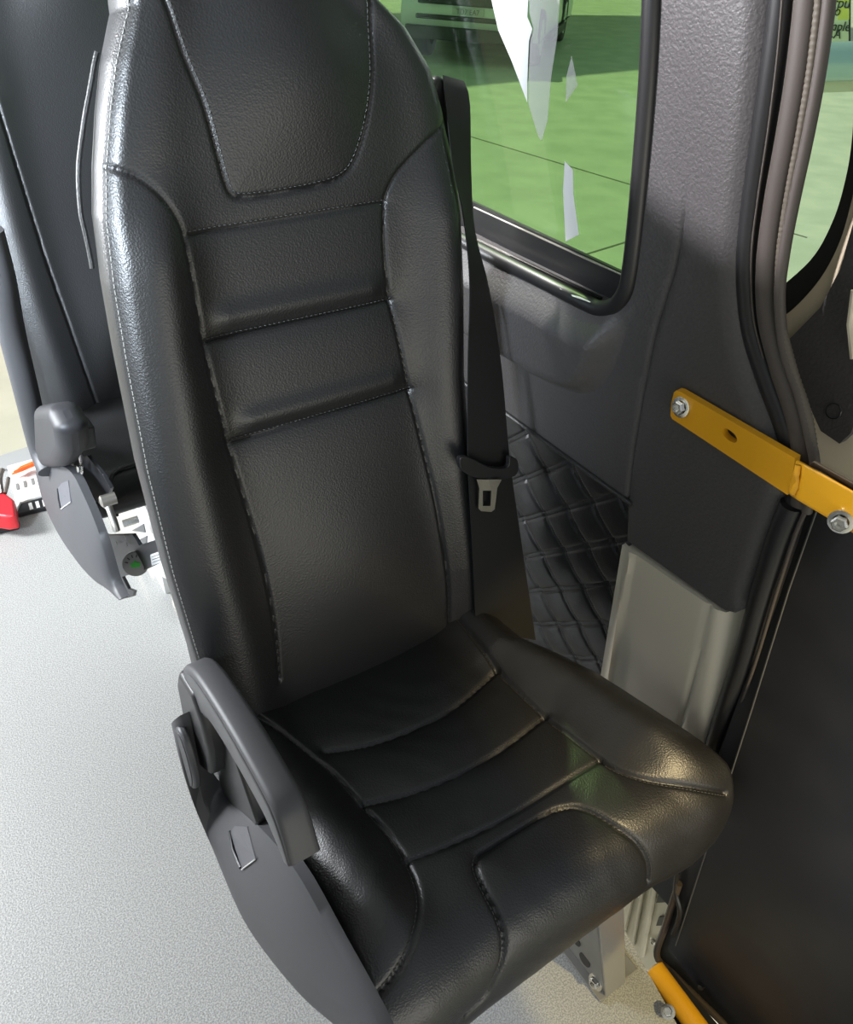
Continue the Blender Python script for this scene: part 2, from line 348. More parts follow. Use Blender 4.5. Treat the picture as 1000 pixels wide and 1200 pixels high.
# seat pan, recline hinge and legs
b = MB(); b.box((.395, .48, .285), (.40, .40, .035)); b.build('seat_pan', BLK, SEAT, bevel=.004)
def leg(parent, x, y):
    b = MB(); b.box((x + .020, y + .002, .18), (.042, .004, .36))
    n = 20; hp = [(y + .004, 0), (y + .086, 0), (y + .086, .012), (y + .05, .34), (y + .004, .34)]
    b.prism([(x, a, z) for a, z in hp], (.004, 0, 0)); b.box((x + .035, y + .045, .003), (.07, .085, .005)); b.box((x - .006, y + .044, .004), (.014, .088, .007))
    b.V = [(v[0] - .28 * v[2], v[1], v[2]) for v in b.V]
    lg = b.build('leg', mat('grey_leg_paint', (.20, .195, .18), .38), parent, bevel=.0015)
    return lg
lg = leg(SEAT, .562, .249)
for c_, r_ in (((.539, .290, .075), .011), ((.525, .305, .125), .009)):
    b = MB(); b.lathe(c_, (-1, 0, 0), [(0, 0), (0, r_), (.001, r_), (.001, 0)]); b.build('hole', BLK, lg)
bolt('bolt', (.552, .268, .030), (-1, .0, .25), .0085, lg)
leg(SEAT, .562, .50); 
b = MB(); b.box((.23, .30, .14), (.045, .004, .28)); b.box((.212, .34, .14), (.004, .08, .28)); b.box((.24, .34, .003), (.08, .10, .006)); b.build('leg', BLK, SEAT, bevel=.001)

# armrest: swept handle with inner and outer faces
XI, XO = .168, .137
top = smc([(.640, .525), (.662, .55), (.660, .590), (.625, .626), (.575, .645), (.50, .655), (.43, .654), (.403, .647), (.388, .628), (.374, .598)], 8)
bot = smc([(.612, .525), (.607, .545), (.592, .572), (.565, .590), (.53, .600), (.48, .606), (.44, .606), (.424, .603), (.408, .595), (.390, .586)], 8)
def arm_solid(name, top, bot, x0, x1, m, parent, rim=.006):
    T = np.array(top); B = np.array(bot); n = len(T); C_ = (T + B) / 2; rows = []
    for f, x in ((.80, x0), (.93, x0 + rim * .3), (1, x0 + rim), (1, x1 - rim), (.93, x1 - rim * .3), (.80, x1)):
        rows.append([(x, *p) for p in (C_ + (T - C_) * f)])
    for f, x in ((.80, x1), (.93, x1 - rim * .3), (1, x1 - rim), (1, x0 + rim), (.93, x0 + rim * .3), (.80, x0)):
        rows.append([(x, *p) for p in (C_ + (B - C_) * f)])
    G = np.array(rows).transpose(1, 0, 2); return grid(name, G, m, parent)
def armrest(parent):
    t = arm_solid('armrest', top, bot, XO, XI, ARMPL, parent)
    c_ = (top + bot) / 2; arm_solid('side_cap', c_ + (top - c_) * .72, c_ + (bot - c_) * .72, XO - .0015, XO + .004, mat('dark_side_cap', (.035, .035, .038), .35), t, .001)
    return t
armrest(SEAT)
def side_panel(parent, ptop, pbot, m=ARMPL, name='side_panel', bulge=.012, thick=.012):
    """curved shell between an upper and a lower 3-D edge, bulging outwards"""
    A = smc(ptop, 8); B = smc(pbot, 8); n = min(len(A), len(B)); A = resampleN(A, 70); B = resampleN(B, 70); V = np.linspace(0, 1, 26)
    G = A[:, None] * (1 - V)[None, :, None] + B[:, None] * V[None, :, None]
    G[..., 0] -= bulge * np.sin(V * math.pi)[None] ** .7 * np.sin(np.linspace(.08, 1, 70) * math.pi * .96)[:, None] ** .5
    G2 = G[:, ::-1].copy(); G2[..., 0] += thick
    return grid(name, np.concatenate([G, G2], 1), m, parent)
def resampleN(P, n):
    L = np.r_[0, np.cumsum(np.linalg.norm(np.diff(P, axis=0), axis=1))]; s = np.linspace(0, L[-1], n); return np.stack([np.interp(s, L, P[:, k]) for k in range(3)], 1)
X_ = lambda u, v, x: hit(u, v, (x, 0, 0), (1, 0, 0))
panel = side_panel(SEAT, [X_(212, 838, .122), X_(236, 905, .132), X_(262, 935, .148), X_(300, 965, .152), X_(345, 1018, .156), X_(395, 1108, .158), X_(441, 1193, .160), X_(462, 1240, .160)],
           [X_(203, 850, .118), X_(222, 918, .115), X_(253, 1000, .118), X_(290, 1085, .120), X_(345, 1158, .130), X_(393, 1202, .142), X_(430, 1232, .150), X_(458, 1250, .156)])
# hub cover, oval, on the outside of the pivot
# inner bracket behind the armrest that fills the hub
b = MB(); b.prism([(.151, y, z) for y, z in [(.68, .54), (.66, .59), (.60, .597), (.565, .588), (.545, .53), (.505, .475), (.52, .42), (.66, .36), (.69, .42)]], (.015, 0, 0)); b.build('inner_cover', PLAST, SEAT, bevel=.003)
b = MB(); b.prism([(.132, y, z) for y, z in [(.68, .55), (.66, .59), (.61, .60), (.590, .57), (.585, .52), (.60, .46), (.66, .41), (.69, .44)]], (.026, 0, 0)); b.build('pivot_bracket', PLAST, SEAT, bevel=.008, seg=4)
# recessed catch on the side panel, laid on the panel's own skin
from mathutils.bvhtree import BVHTree
def on_skin(o, pts, lift):
    t = BVHTree.FromPolygons([v.co for v in o.data.vertices], [tuple(p.vertices) for p in o.data.polygons]); out = []
    for u, v in pts:
        d = Vector(ray(u, v)).normalized(); h = t.ray_cast(Vector(CAM), d)[0]
        if h is None: h = Vector(X_(u, v, .125))
        out.append(np.array(h) + np.array([-lift, 0, 0]))
    return out
CATCH = mat('catch_plastic', (.085, .085, .095), .5)
def catch(o, quad, slot, k=1):
    Q = on_skin(o, quad, .0016); b = MB(); b.prism(Q, (.003, 0, 0)); c = b.build('catch_recess', CATCH, o, smooth=False)
    b = MB(); b.tube([p for p in on_skin(o, slot, .002)], .0022 * k, 8); b.build('catch_slot', BLK, c)
    b = MB(); b.tube(on_skin(o, [quad[-1], quad[-2]], .002), .0009, 6); b.build('catch_rim', LEGM, c)
# hub cover, oval
hubc = on_skin(panel, [(222, 886)], .007)[0]
b = MB(); ring = []
def oval(c, ry, rz, tilt, n=40):
    return [np.array([c[0], c[1] + ry * math.cos(a) * math.cos(tilt) - rz * math.sin(a) * math.sin(tilt), c[2] + ry * math.cos(a) * math.sin(tilt) + rz * math.sin(a) * math.cos(tilt)]) for a in np.linspace(0, 2 * math.pi, n, endpoint=False)]
b.prism(oval(hubc, .030, .060, .12), (.010, 0, 0)); b.build('hub_cover', mat('hub_plastic', (.06, .06, .065), .5), panel, bevel=.003)
b = MB(); b.prism(oval(hubc + np.array([-.0012, 0, 0]), .026, .055, .12), (.004, 0, 0)); b.build('hub_disc', mat('hub_disc_plastic', (.035, .035, .038), .6, bump=('n', 500, .4, .001)), panel, bevel=.001)
catch(panel, [(271, 974), (277, 967), (291, 968), (301, 1006), (285, 1018)], [(271, 973), (275, 995), (284, 1016)])
# belt: webbing from the shoulder guide down the right side
def ribbon(name, Lp, Rp, m, parent, th=.0018, n=60):
    A = resampleN(smc(Lp, 8), n); B = resampleN(smc(Rp, 8), n); V = np.linspace(0, 1, 10); nrm = np.array([0, -1, .2])
    G = A[:, None] * (1 - V)[None, :, None] + B[:, None] * V[None, :, None]; G2 = G[:, ::-1] - nrm * th
    return grid(name, np.concatenate([G, G2], 1), m, parent)
def Y_(u, v, y): return hit(u, v, (0, y, 0), (0, 1, 0))
bl = [(520, 88, .815), (524, 130, .79), (532, 200, .765), (543, 250, .755), (551, 330, .735), (549, 430, .705), (549, 540, .675), (553, 620, .655), (558, 740, .635)]
br = [(544, 95, .815), (551, 120, .80), (552.5, 200, .785), (557, 270, .775), (574, 340, .750), (588, 430, .715), (598, 540, .68), (612, 640, .655), (628, 750, .625)]
belt = ribbon('seat_belt', [Y_(*p) for p in bl], [Y_(*p) for p in br], WEB, SEAT)
b = MB(); p0 = Y_(542, 545, .660); p1 = Y_(605, 552, .663)
d = (p1 - p0); 
prof = smc([Y_(540, 537, .664), Y_(552, 537, .662), Y_(575, 548, .660), Y_(595, 548, .662), Y_(598, 536, .664), Y_(607, 540, .668), Y_(606, 556, .668), Y_(590, 562, .662), Y_(572, 561, .660), Y_(555, 559, .660), Y_(541, 550, .663)], 5, True)
b.prism(list(prof), (0, .008, -.001)); b.build('tongue_sleeve', PLAST, belt, bevel=.0025, seg=3)
TP = Plane(Y_(572, 580, .655), (0, -1, .12))
if TP.e1[0] < 0: TP.e1 = -TP.e1
o_ = [TP.ab(u, v) for u, v in [(559, 562), (588, 562), (583, 572), (580, 597), (576, 600), (564, 599), (561, 596), (562, 572)]]; i_ = [TP.ab(u, v) for u, v in [(566, 575), (576, 575), (575, 593), (566, 593)]]
sheet('tongue', TP, o_, CHROME, belt, th=.002, holes=[i_])
b = MB(); b.prism([BP.pt(x, t, -.05) for x, t in [(.550, .66), (.556, .700), (.565, .712), (.580, .706), (.588, .66), (.585, .60), (.56, .60)]], tuple(BP.n * .030)); b.build('shoulder_guide', PLAST, SEAT, bevel=.008, seg=4)
b = MB(); b.tube([Y_(541, 735, .655), Y_(560, 728, .65), Y_(600, 722, .65), Y_(612, 740, .645)], .006, 8, flat=.5); b.build('belt_anchor_strap', PLAST, SEAT)

# ------------------------------------------------------------------ rear seat: same upholstery further along the cabin
def copy(o, parent, loc=None):
    c = o.copy(); COL.objects.link(c)
    c.parent = parent; c.matrix_parent_inverse = Matrix.Translation(-parent_loc(SEAT)) if parent.type == 'EMPTY' else Matrix.Identity(4)
    return c
SEAT2 = tag(empty('passenger_seat', (.39, 1.28, 0)), 'black leather seat behind the foreground one, with raised armrest and red buckle', 'seat', 'black leather passenger seats')
PLAIN = True; c = make_backrest(SEAT); PLAIN = False
c.parent = SEAT2; c.matrix_parent_inverse = Matrix.Translation(-parent_loc(SEAT))
def YB(u, v, y): return Y_(u, v, y)
b = MB(); b.prism([(.168, y, z) for y, z in [(1.24, .395), (1.235, .44), (1.26, .475), (1.36, .485), (1.50, .49), (1.53, .49), (1.53, .39), (1.30, .385)]], (.43, 0, 0))
cu = b.build('seat', LEATHER, SEAT2, bevel=.018, seg=5)
FP = Plane((0, 1.236, .43), (0, -1, .1))
b = MB(); b.tube(smc([(.205, 1.247, .395), (.205, 1.240, .445), (.225, 1.262, .478), (.32, 1.262, .479), (.45, 1.262, .479)], 6), .0035, 8); b.build('piping', LEATHER_EDGE, cu)
b = MB(); b.box((.39, 1.42, .375), (.42, .24, .03)); b.build('seat_pan', BLK, SEAT2, bevel=.003)
p2 = side_panel(SEAT2, [X_(48, 548, .125), X_(62, 545, .135), X_(82, 552, .140), X_(100, 585, .142), X_(118, 630, .142), X_(133, 680, .142), X_(143, 701, .142)],
           [X_(43, 556, .118), X_(52, 590, .115), X_(68, 625, .112), X_(88, 655, .114), X_(108, 678, .122), X_(128, 692, .134), X_(141, 703, .140)], bulge=.010)
catch(p2, [(69, 572), (73, 566), (81, 563), (84, 588), (73, 596)], [(69, 572), (70, 585), (72, 595)], .7)
# armrest swung up along the backrest
ur = [X_(u, v, .128) for u, v in [(58, 552), (46, 520), (30, 455), (14, 390), (2, 330), (-14, 270)]]
b = MB(); b.tube(smc(ur, 6), .020, 14, flat=.9); ar = b.build('armrest', ARMPL, SEAT2)
b = MB(); b.prism([X_(*p, .116) for p in [(36, 478), (52, 476), (66, 505), (70, 535), (62, 550), (48, 550), (38, 520)]], (.045, 0, 0)); b.build('pivot_bracket', mat('pivot_plastic', (.016, .016, .019), .55), SEAT2, bevel=.018, seg=5)
# buckle with red button on a stalk
b = MB(); b.prism([X_(*p, .150) for p in [(64, 499), (80, 493), (88, 505), (92, 530), (76, 534), (70, 524)]], (.028, 0, 0)); bu = b.build('buckle', PLAST, SEAT2, bevel=.005, seg=3)
b = MB(); b.prism([X_(*p, .146) for p in [(64, 497), (76, 494), (84, 512), (76, 516)]], (.006, 0, .0)); b.build('button', RED, bu, bevel=.002)
b = MB(); b.tube([X_(91, 512, .15), X_(96, 545, .155), X_(95, 549, .155)], .003, 8); b.build('buckle_stalk', CHROME, bu)
bolt('bolt', X_(96, 549, .150), (-1, 0, .2), .006, SEAT2)
# under-seat metalwork
Xs = lambda u, v, d=0.: X_(u, v, .158 + (u - 86) * .0005 + d)
b = MB(); b.prism([Xs(*p) for p in [(86, 540), (102, 534), (120, 556), (129, 572), (126, 582), (108, 590), (120, 625), (125, 627), (155, 626), (163, 639), (190, 630), (196, 655), (172, 667), (143, 676), (150, 690), (157, 693), (156, 699), (140, 703), (132, 660), (112, 615), (97, 575)]], (.006, 0, 0)); fr = b.build('recliner_bracket', BLK, SEAT2, bevel=.0006)
PH = mat('pale_hole', (.5, .5, .48), .5)
for u, v in ((147, 630), (149, 638), (137, 637), (126, 600)):
    b = MB(); b.lathe(Xs(u, v, -.0015), (-1, 0, 0), [(0, .0035), (.001, .0035), (.001, 0)], 14); b.build('hole', PH, fr)
dc = Xs(159, 661, -.004); dn = np.array([-.30, -.85, .42]); DPl = Plane(dc, dn); dq = lambda a, c, h: DPl.pt(a, c, h)
b = MB(); b.lathe(dc, DPl.n, [(-.003, .021), (.001, .021), (.0015, .020), (.0015, 0)], 32); dl = b.build('dial', mat('grey_dial', (.3, .3, .3), .4), fr)
b = MB(); b.prism([dq(a, c, .0018) for a, c in [(-.007, -.005), (.007, -.005), (.008, .002), (.002, .003), (0, .008), (-.003, .003), (-.008, .002)]], tuple(DPl.n * .0008)); b.build('dial_pointer', GREEN, dl)
for k in range(6):
    a = math.radians(20 + k * 28); c_, s_ = math.cos(a), math.sin(a); b = MB(); b.prism([dq(c_ * q - s_ * w_, s_ * q + c_ * w_, .0017) for q, w_ in ((.012, -.0008), (.017, -.0008), (.017, .0008), (.012, .0008))], tuple(DPl.n * .0006)); b.build('dial_mark', PRINT, dl)
b = MB(); lab = [Xs(*p, -.0015) for p in [(176, 650), (196, 643), (199, 655), (178, 663)]]; b.prism(lab, (.001, 0, 0)); lb = b.build('label', SILV, fr, smooth=False)
b = MB()
for k in (.25, .5, .75):
    a = lab[0] * (1 - k) + lab[3] * k; c_ = lab[1] * (1 - k) + lab[2] * k; b.tube([a * .93 + c_ * .07 + [-.0003, 0, 0], a * .07 + c_ * .93 + [-.0003, 0, 0]], .00045, 4)
b.build('label_print', PRINT, lb)
b = MB(); b.tube([X_(118, 586, .165), X_(128, 595, .165), X_(134, 612, .165), X_(137, 622, .165)], .0055, 10); rl = b.build('recliner_linkage', STEEL, SEAT2)
b = MB(); b.lathe(X_(119, 588, .150), (-1, 0, 0), [(-.02, .009), (0, .009), (.002, .006), (.002, 0)], 18); b.build('pivot_cap', STEEL, rl)
b = MB(); b.lathe(X_(144, 614, .15), (-1, 0, 0), [(-.02, .005), (0, .005), (0, 0)], 6); b.build('bolt', CHROME, rl)
# pale leg frame with an opening
LP = Plane((.30, 0, 0), (-1, 0, 0))
lp = [LP.ab(u, v) for u, v in [(150, 590), (164, 583), (193, 636), (208, 655), (222, 705), (243, 778), (243, 800), (232, 792), (196, 735), (180, 672), (172, 640)]]
lh = [LP.ab(u, v) for u, v in [(190, 676), (198, 680), (216, 735), (212, 742), (200, 722)]]
lg2 = sheet('leg', LP, lp, LEGM, SEAT2, th=.012, holes=[lh])
b = MB(); b.tube([LP.P(158, 588, .004), LP.P(192, 640, .004), LP.P(208, 662, .004), LP.P(240, 785, .004)], .006, 8); b.build('leg_rim', WHITE, lg2)
SH = mat('dark_hole', (.10, .10, .10), .6)
for tri in ([(154, 622), (168, 614), (170, 624)], [(160, 634), (172, 628), (171, 644)]): b = MB(); b.prism([LP.P(*p, .002) for p in tri], (.003, 0, 0)); b.build('hole', SH, lg2)
b = MB(); b.box((.52, 1.34, .19), (.04, .30, .38)); b.build('leg', LEGM, SEAT2, bevel=.004)

# ------------------------------------------------------------------ floor and ground
b = MB(); fl = [(-1.15, -.25), (.52, -.25), (.572, .02), (.625, .164), (.652, .283), (.662, .325), (.70, .34), (.73, .36), (.73, 2.18), (.23, 2.18), (.08, 2.20), (-.6, 2.30), (-1.15, 2.3)]
b.prism([(x, y, 0) for x, y in fl], (0, 0, -.04)); tag(b.build('floor', FLOOR, smooth=False), 'pale grey speckled vinyl floor of the van', 'floor', kind='structure')
gm = mat('concrete_ground', (.52, .53, .46), .8, bump=('n', 3, .3, .02), var=((.62, .62, .54), 3.0, .36, .64))
b = MB(); b.box((10, 10, -.65), (90, 90, .1)); tag(b.build('ground', gm, smooth=False), 'pale sunlit concrete ground outside the van', 'ground', kind='structure')
jm = mat('joint_filler', (.16, .16, .14), .9); b = MB()
g = lambda u, v: hit(u, v, (0, 0, -.598), (0, 0, 1))
def strip(b, p, q, w):
    p = np.array(p); q = np.array(q); d = q - p; d /= np.linalg.norm(d); n = np.cross(d, [0, 0, 1]) * w / 2; b.prism([p - n, q - n, q + n, p + n], (0, 0, -.01))
p, q = g(552, 160), g(742, 217); strip(b, p + (p - q) * .3, q + (q - p) * .8, .022)
p, q = g(693, 296), g(742, 281); strip(b, p + (p - q) * 1.0, q + (q - p) * 2, .02)
tag(b.build('expansion_joint', jm, smooth=False), 'thin dark joint lines in the concrete outside', 'joint', kind='structure')

# ------------------------------------------------------------------ right wall
WP = Plane((.70, 0, .6), (-1, 0, -.12))
if WP.e1[1] < 0: WP.e1 = -WP.e1
wa = lambda pts, o=0: [WP.ab(u, v, o) for u, v in pts]
hole_vis = wa([(767, -60), (763, 50), (757, 140), (746, 260), (739, 318), (733, 342), (722, 357), (706, 362), (690, 357), (640, 332), (572, 298)])
a1, b1 = hole_vis[-1]; winhole = hole_vis[:1] + list(map(tuple, smc(hole_vis[1:-1], 4))) + [(a1, b1), (1.75, b1), (1.75, .78), (hole_vis[0][0], .78)]
botl = wa([(733, 632), (735, 585), (600, 500)]); k_ = (botl[2][1] - botl[1][1]) / (botl[2][0] - botl[1][0])
trim_out = wa([(850, 715), (862, 718), (883, 712), (902, 660), (925, 600), (930, 560), (915, 500), (892, 440), (880, 380), (877, 310), (890, 200), (902, 100), (912, 0), (914, -60)]) 
trim_out = trim_out + [(trim_out[-1][0], .78), (1.8, .78), (1.8, botl[1][1] + .0), botl[1], botl[0]]
seam2 = smc(wa([(806, 195), (803, 225), (800, 260), (790, 315), (778, 355), (765, 400), (750, 480), (738, 560), (733, 632)]), 5)
ridge = smc(wa([(520, 300), (575, 335), (640, 368), (680, 392), (705, 402), (735, 404)]), 5)
bowl = smc(wa([(500, 365), (560, 400), (608, 428), (640, 448), (665, 458), (690, 463), (708, 452), (721, 430), (730, 408), (738, 380)]), 5)
redge = smc(wa([(914, -60), (912, 0), (902, 100), (890, 200), (877, 310), (880, 380), (892, 440), (915, 500), (930, 560), (925, 600), (902, 660), (883, 712)]), 5)
bowlpoly = list(map(tuple, bowl)) + [(bowl[-1][0] - .02, .7), (bowl[0][0], .7)]
def trim_h(A, B):
    D = dist(A, B, bowl); ins = inside(A, B, bowlpoly); H = np.where(ins, .030 * sstep(D / .030), 0)
    R_ = dist(A, B, ridge); ridge_b = np.interp(-A, -ridge[::-1][:, 0][::-1], ridge[:, 1]) if False else np.interp(A, ridge[::-1][:, 0], ridge[::-1][:, 1])
    H = np.where(ins & (B > ridge_b), H * (1 - sstep((B - ridge_b) / .055)), H)
    S = dist(A, B, seam2); H = H - .004 * np.exp(-(S / .0022) ** 2) * sstep((seam2[0][1] - B) / .09)
    E_ = dist(A, B, redge); H = H - .030 * np.clip(1 - E_ / .034, 0, 1) ** 2
    fade = sstep((A - .3) / .05)
    return H
WALL = tag(empty('wall_right', (.7, .6, .6)), 'charcoal textured trim wall of the van around the side window', 'wall', kind='structure')
sheet('trim_panel', WP, trim_out, TRIM, WALL, 0, .030, .005, trim_h, [winhole], edge=.004, extra=[(seam2, .004), (bowl, .003), (ridge, .003)])
# quilted leather below
q_out = [(1.02, botl[1][1]), (1.02, -.40), (.50, -.40), wa([(700, 860)])[0], wa([(738, 630)])[0], (botl[1][0] - .003, botl[1][1] + .004)]
def quilt_h(A, B):
    H = np.zeros_like(A)
    for s, c0 in ((.85, .073), (-.95, .056)):
        L = (B - .0) - s * (A - .6) - c0; D = np.abs((L + .042) % .084 - .042) / math.hypot(1, s)
        D2 = np.abs(D - .0036); H = H - .0034 * np.exp(-D / .012) - .0016 * np.exp(-(D2 / .0016) ** 2)
    E_ = np.abs(B - botl[1][1]); return H + .006
sheet('quilted_panel', WP, q_out, QUILT, WALL, -.006, .02, .0024, quilt_h, edge=.006)
# edge piping between trim and quilt
b = MB(); b.tube([WP.pt(botl[1][0] - .01, botl[1][1] - .001, .001), WP.pt(1.7, botl[1][1] - .001, .001)], .0035, 8); b.build('piping', LEATHER_EDGE, WALL)
# grey painted plate at the pillar foot
pl_out = wa([(734, 636), (790, 675), (845, 712), (852, 717), (863, 718), (848, 805), (833, 893), (826, 960), (690, 900), (709, 783)], -.004)
fl1 = wa([(743, 640), (716, 792), (706, 850)]); gr1 = wa([(834, 706), (797, 862), (785, 910)]); rt1 = wa([(864, 718), (833, 893), (826, 960)])
def plate_h(A, B):
    return .004 * sstep(1 - dist(A, B, fl1) / .008) - .0035 * np.exp(-(dist(A, B, gr1) / .0025) ** 2) - .030 * np.clip(1 - dist(A, B, rt1) / .028, 0, 1) ** 2
sheet('grey_plate', WP, pl_out, PLATE, WALL, .003, .03, .005, plate_h, edge=.005)
# cream body metal low down behind the leg
bm_ = wa([(690, 890), (830, 950), (800, 1030), (765, 1140), (700, 1110)], -.035); sheet('body_metal', WP, bm_, CREAM, WALL, -.035, .01)
b = MB()
for p, r in (((745, 1030, 728, 1100), .007), ((758, 1020, 741, 1108), .0045), ((771, 1015, 752, 1118), .007)): b.tube([WP.P(p[0], p[1], -.03), WP.P(p[2], p[3], -.03)], r, 10)
b.build('pillar_rib', CREAM, WALL)
b = MB()
for v in (1048, 1075): b.prism([WP.P(772, v, -.03), WP.P(795, v - 2, -.03), WP.P(793, v + 9, -.03), WP.P(769, v + 10, -.03)], (.006, 0, 0))
b.build('pillar_slot', BLK, WALL, smooth=False)
bolt('bolt', WP.P(767, 1103, -.03), (-1, 0, 0), .006, WALL)
# black fill behind seals and along the sill
b = MB(); b.box((.775, .75, .28), (.02, 1.0, .62)); b.build('inner_skin', BLK, WALL, smooth=False)
b = MB(); b.box((.76, 1.75, .5), (.02, 1.0, 1.05)); b.box((.66, .92, 1.70), (.03, 1.80, .5)); b.build('outer_skin', TRIM, WALL, smooth=False)

# side window
WIN = tag(empty('window_1', (.66, .9, 1.1)), 'green tinted side window with a glossy black seal', 'window', kind='structure')
gl_out = [(winhole[0][0] - .03, b1 - .03), (1.8, b1 - .03), (1.8, .80), (winhole[0][0] - .03, .80)]
GO = -.035
sheet('glass', WP, gl_out, GLASS, WIN, GO, .004)
# ceramic band along the bottom and right edge, just inside the pane
z0 = WP.ab(733, 317, GO)[1]; e0 = WP.ab(737, 310, GO)[0]; z_b = WP.ab(640, 332, GO)[1]
bb = [(.45, z0), (1.8, z0), (1.8, b1 - .05), (.45, b1 - .05)]; sheet('ceramic_band', WP, bb, RUB, WIN, GO + .006, .004)
b = MB(); b.tube([WP.P(556, 243, GO + .008), WP.P(733, 324, GO + .008)], .0012, 6); b.tube([WP.P(560, 281, -.018), WP.P(700, 349, -.018)], .0018, 6); b.build('frame_strip', STEEL, WIN)
b = MB(); b.tube([WP.P(555, 285, -.022), WP.P(712, 362, -.022)], .008, 8)
n = 60
for k in range(n): p = WP.P(600, 304, -.018) * (1 - k / n) + WP.P(705, 354, -.018) * k / n; b.box(p, (.006, .0012, .010))
b.build('ribbed_gasket', RUB, WIN)
b = MB(); b.tube([WP.pt(a, bb_, .0) for a, bb_ in resample(smc(hole_vis, 4), .01, False)] + [WP.pt(1.75, b1, .0)], .0095, 14); b.build('window_seal', RUB, WIN)
b = MB(); pp = [(612, 321), (622, 327), (634, 330), (645, 337), (657, 341), (668, 346), (680, 351), (692, 354)]
b.tube([WP.P(u, v - 2 + (k % 2) * 2, .006) for k, (u, v) in enumerate(pp)], [.0010, .0018, .0008, .0020, .0010, .0018, .0012, .0006], 6); b.build('sealant_bead', WHITE, WIN)

# thin white and grey film on the glass
def patch(pts, m, label):
    o = sheet('glass_patch', WP, wa(pts, GO + .002), m, None, GO + .002, .0003); tag(o, label, 'patch', 'thin pale film on the side window')
patch([(574, -40), (576, 0), (584, 35), (600, 72), (618, 120), (618, 95), (619, 70), (620, 48), (624, 34), (621, 27), (618, 20), (619, 0), (620, -40)], PATCHW, 'long white film hanging down the top of the side window, the largest scrap')
patch([(620.5, -40), (657, -40), (656, 0), (653, 45), (646, 90), (642, 140), (635, 165), (631, 160), (619.5, 122), (619.5, 95), (621.5, 48), (625.5, 34), (620.5, 15)], PATCHT, 'grey see-through film beside the long white film on the window')
patch([(670, 65), (677, 100), (663, 120), (664, 90)], PATCHT, 'small faint see-through triangular film at the middle of the window')
patch([(662, 189), (671.5, 199), (672, 227), (678.5, 275), (663, 283), (660, 224)], PATCHW, 'narrow white film on the lower part of the window')
patch([(674, 296), (683, 293), (699, 332), (680, 320), (679, 310)], PATCHT, 'grey film piece over the black band at the window bottom')

# ------------------------------------------------------------------ door seals and rear door
DP = Plane((.70, 0, .5), (-1, 0, 0))
if DP.e1[1] < 0: DP.e1 = -DP.e1
da = lambda pts, o=0: [DP.ab(u, v, o) for u, v in pts]
SEALS = tag(empty('trim_1', (.68, .35, .6)), 'brown-grey ribbed rubber weatherstrip winding down the door opening', 'door seal', kind='structure')
T1 = [(922, -40), (916, 20), (906, 90), (895, 160), (883, 240), (877, 310), (882, 380), (900, 440), (922, 500), (936, 560), (928, 610), (906, 680), (884, 750), (862, 820), (845, 880), (830, 930)]
T2 = [(953, -40), (947, 20), (938, 90), (926, 160), (911, 240), (902, 310), (903, 370), (917, 430), (936, 490), (945, 550), (941, 590)]
T3 = [(976, -40), (970, 20), (960, 90), (947, 160), (930, 240), (919, 300), (914, 350), (920, 410), (938, 465), (950, 515), (955, 550), (946, 600)]
def tubeon(name, pts, r, m, o, ribs=None):
    P = [WP.P(u, v, o) for u, v in smc(pts, 6)]; b = MB()
    P = resampleN(np.array(P), 260)
    rr = r if ribs is None else r + ribs * np.sin(np.arange(260) * 2.1)
    b.tube(P, rr, 16); return b.build(name, m, SEALS)
tubeon('inner_lip', T1, .0115, RUB, -.016); tubeon('ribbed_bulb', T2, .0115, SEALM, -.012); tubeon('outer_lip', T3, .0050, SEALM, -.004)
P = [(p[0] - 11, p[1]) for p in T2[:11]]; tubeon('ribbed_edge', [(p[0] + 12, p[1]) for p in T2[:10]], .0038, mat('seal_rib', (.065, .055, .040), .6), -.0042, .00028)
tubeon('edge_line', [(p[0] - 1, p[1]) for p in [(921, -40), (913, 60), (902, 150), (890, 230), (882, 300), (884, 370), (896, 420)]], .0010, SEALM, -.0045)
tubeon('lower_lip', [(930, 590), (914, 630), (892, 700), (872, 770), (848, 840), (832, 890), (815, 940)], .0125, RUB, -.010)
tubeon('lower_edge', [(949, 590), (933, 625), (910, 695), (888, 768), (864, 838), (846, 888), (828, 940), (797, 1020)], .0022, SEALM, -.006)

DOOR = tag(empty('door_1', (.7, .1, .6)), 'open black-panelled rear door standing at the right edge', 'door', kind='structure')
sheet('lower_panel', DP, da([(940, 560), (1100, 660), (1300, 900), (1300, 1500), (930, 1290), (862, 1212), (805, 1152), (769, 1122), (797, 1020), (822, 940), (848, 870), (880, 780), (915, 680)], -.012), DOORPL, DOOR, -.012, .02)
sheet('inner_panel', DP, da([(958, 596), (1100, 690), (1290, 900), (1290, 1480), (930, 1270), (862, 1195), (792, 1108), (835, 975), (880, 835), (925, 690)], -.009), DOORPL, DOOR, -.009, .003)
b = MB(); b.tube([DP.P(*p, -.0085) for p in [(958, 596), (925, 690), (880, 835), (835, 975), (792, 1108)]], .0012, 6); b.build('edge_highlight', mat('highlight_grey', (.07, .07, .068), .35), DOOR)  # edge highlight of the panel, put in as a thin lighter tube
b = MB(); b.tube(smc([DP.P(*p, -.006) for p in [(796, 1035), (780, 1085), (770, 1120), (790, 1142), (820, 1172), (850, 1202), (900, 1260)]], 6), .0055, 10); b.build('panel_edge', mat('brown_edge', (.06, .045, .035), .45), DOOR)
b = MB(); b.tube(smc([DP.P(*p, -.004) for p in [(794, 1022), (792, 1045), (797, 1070), (789, 1095)]], 6), .004, 8); b.build('edge_foam', RUB, DOOR)
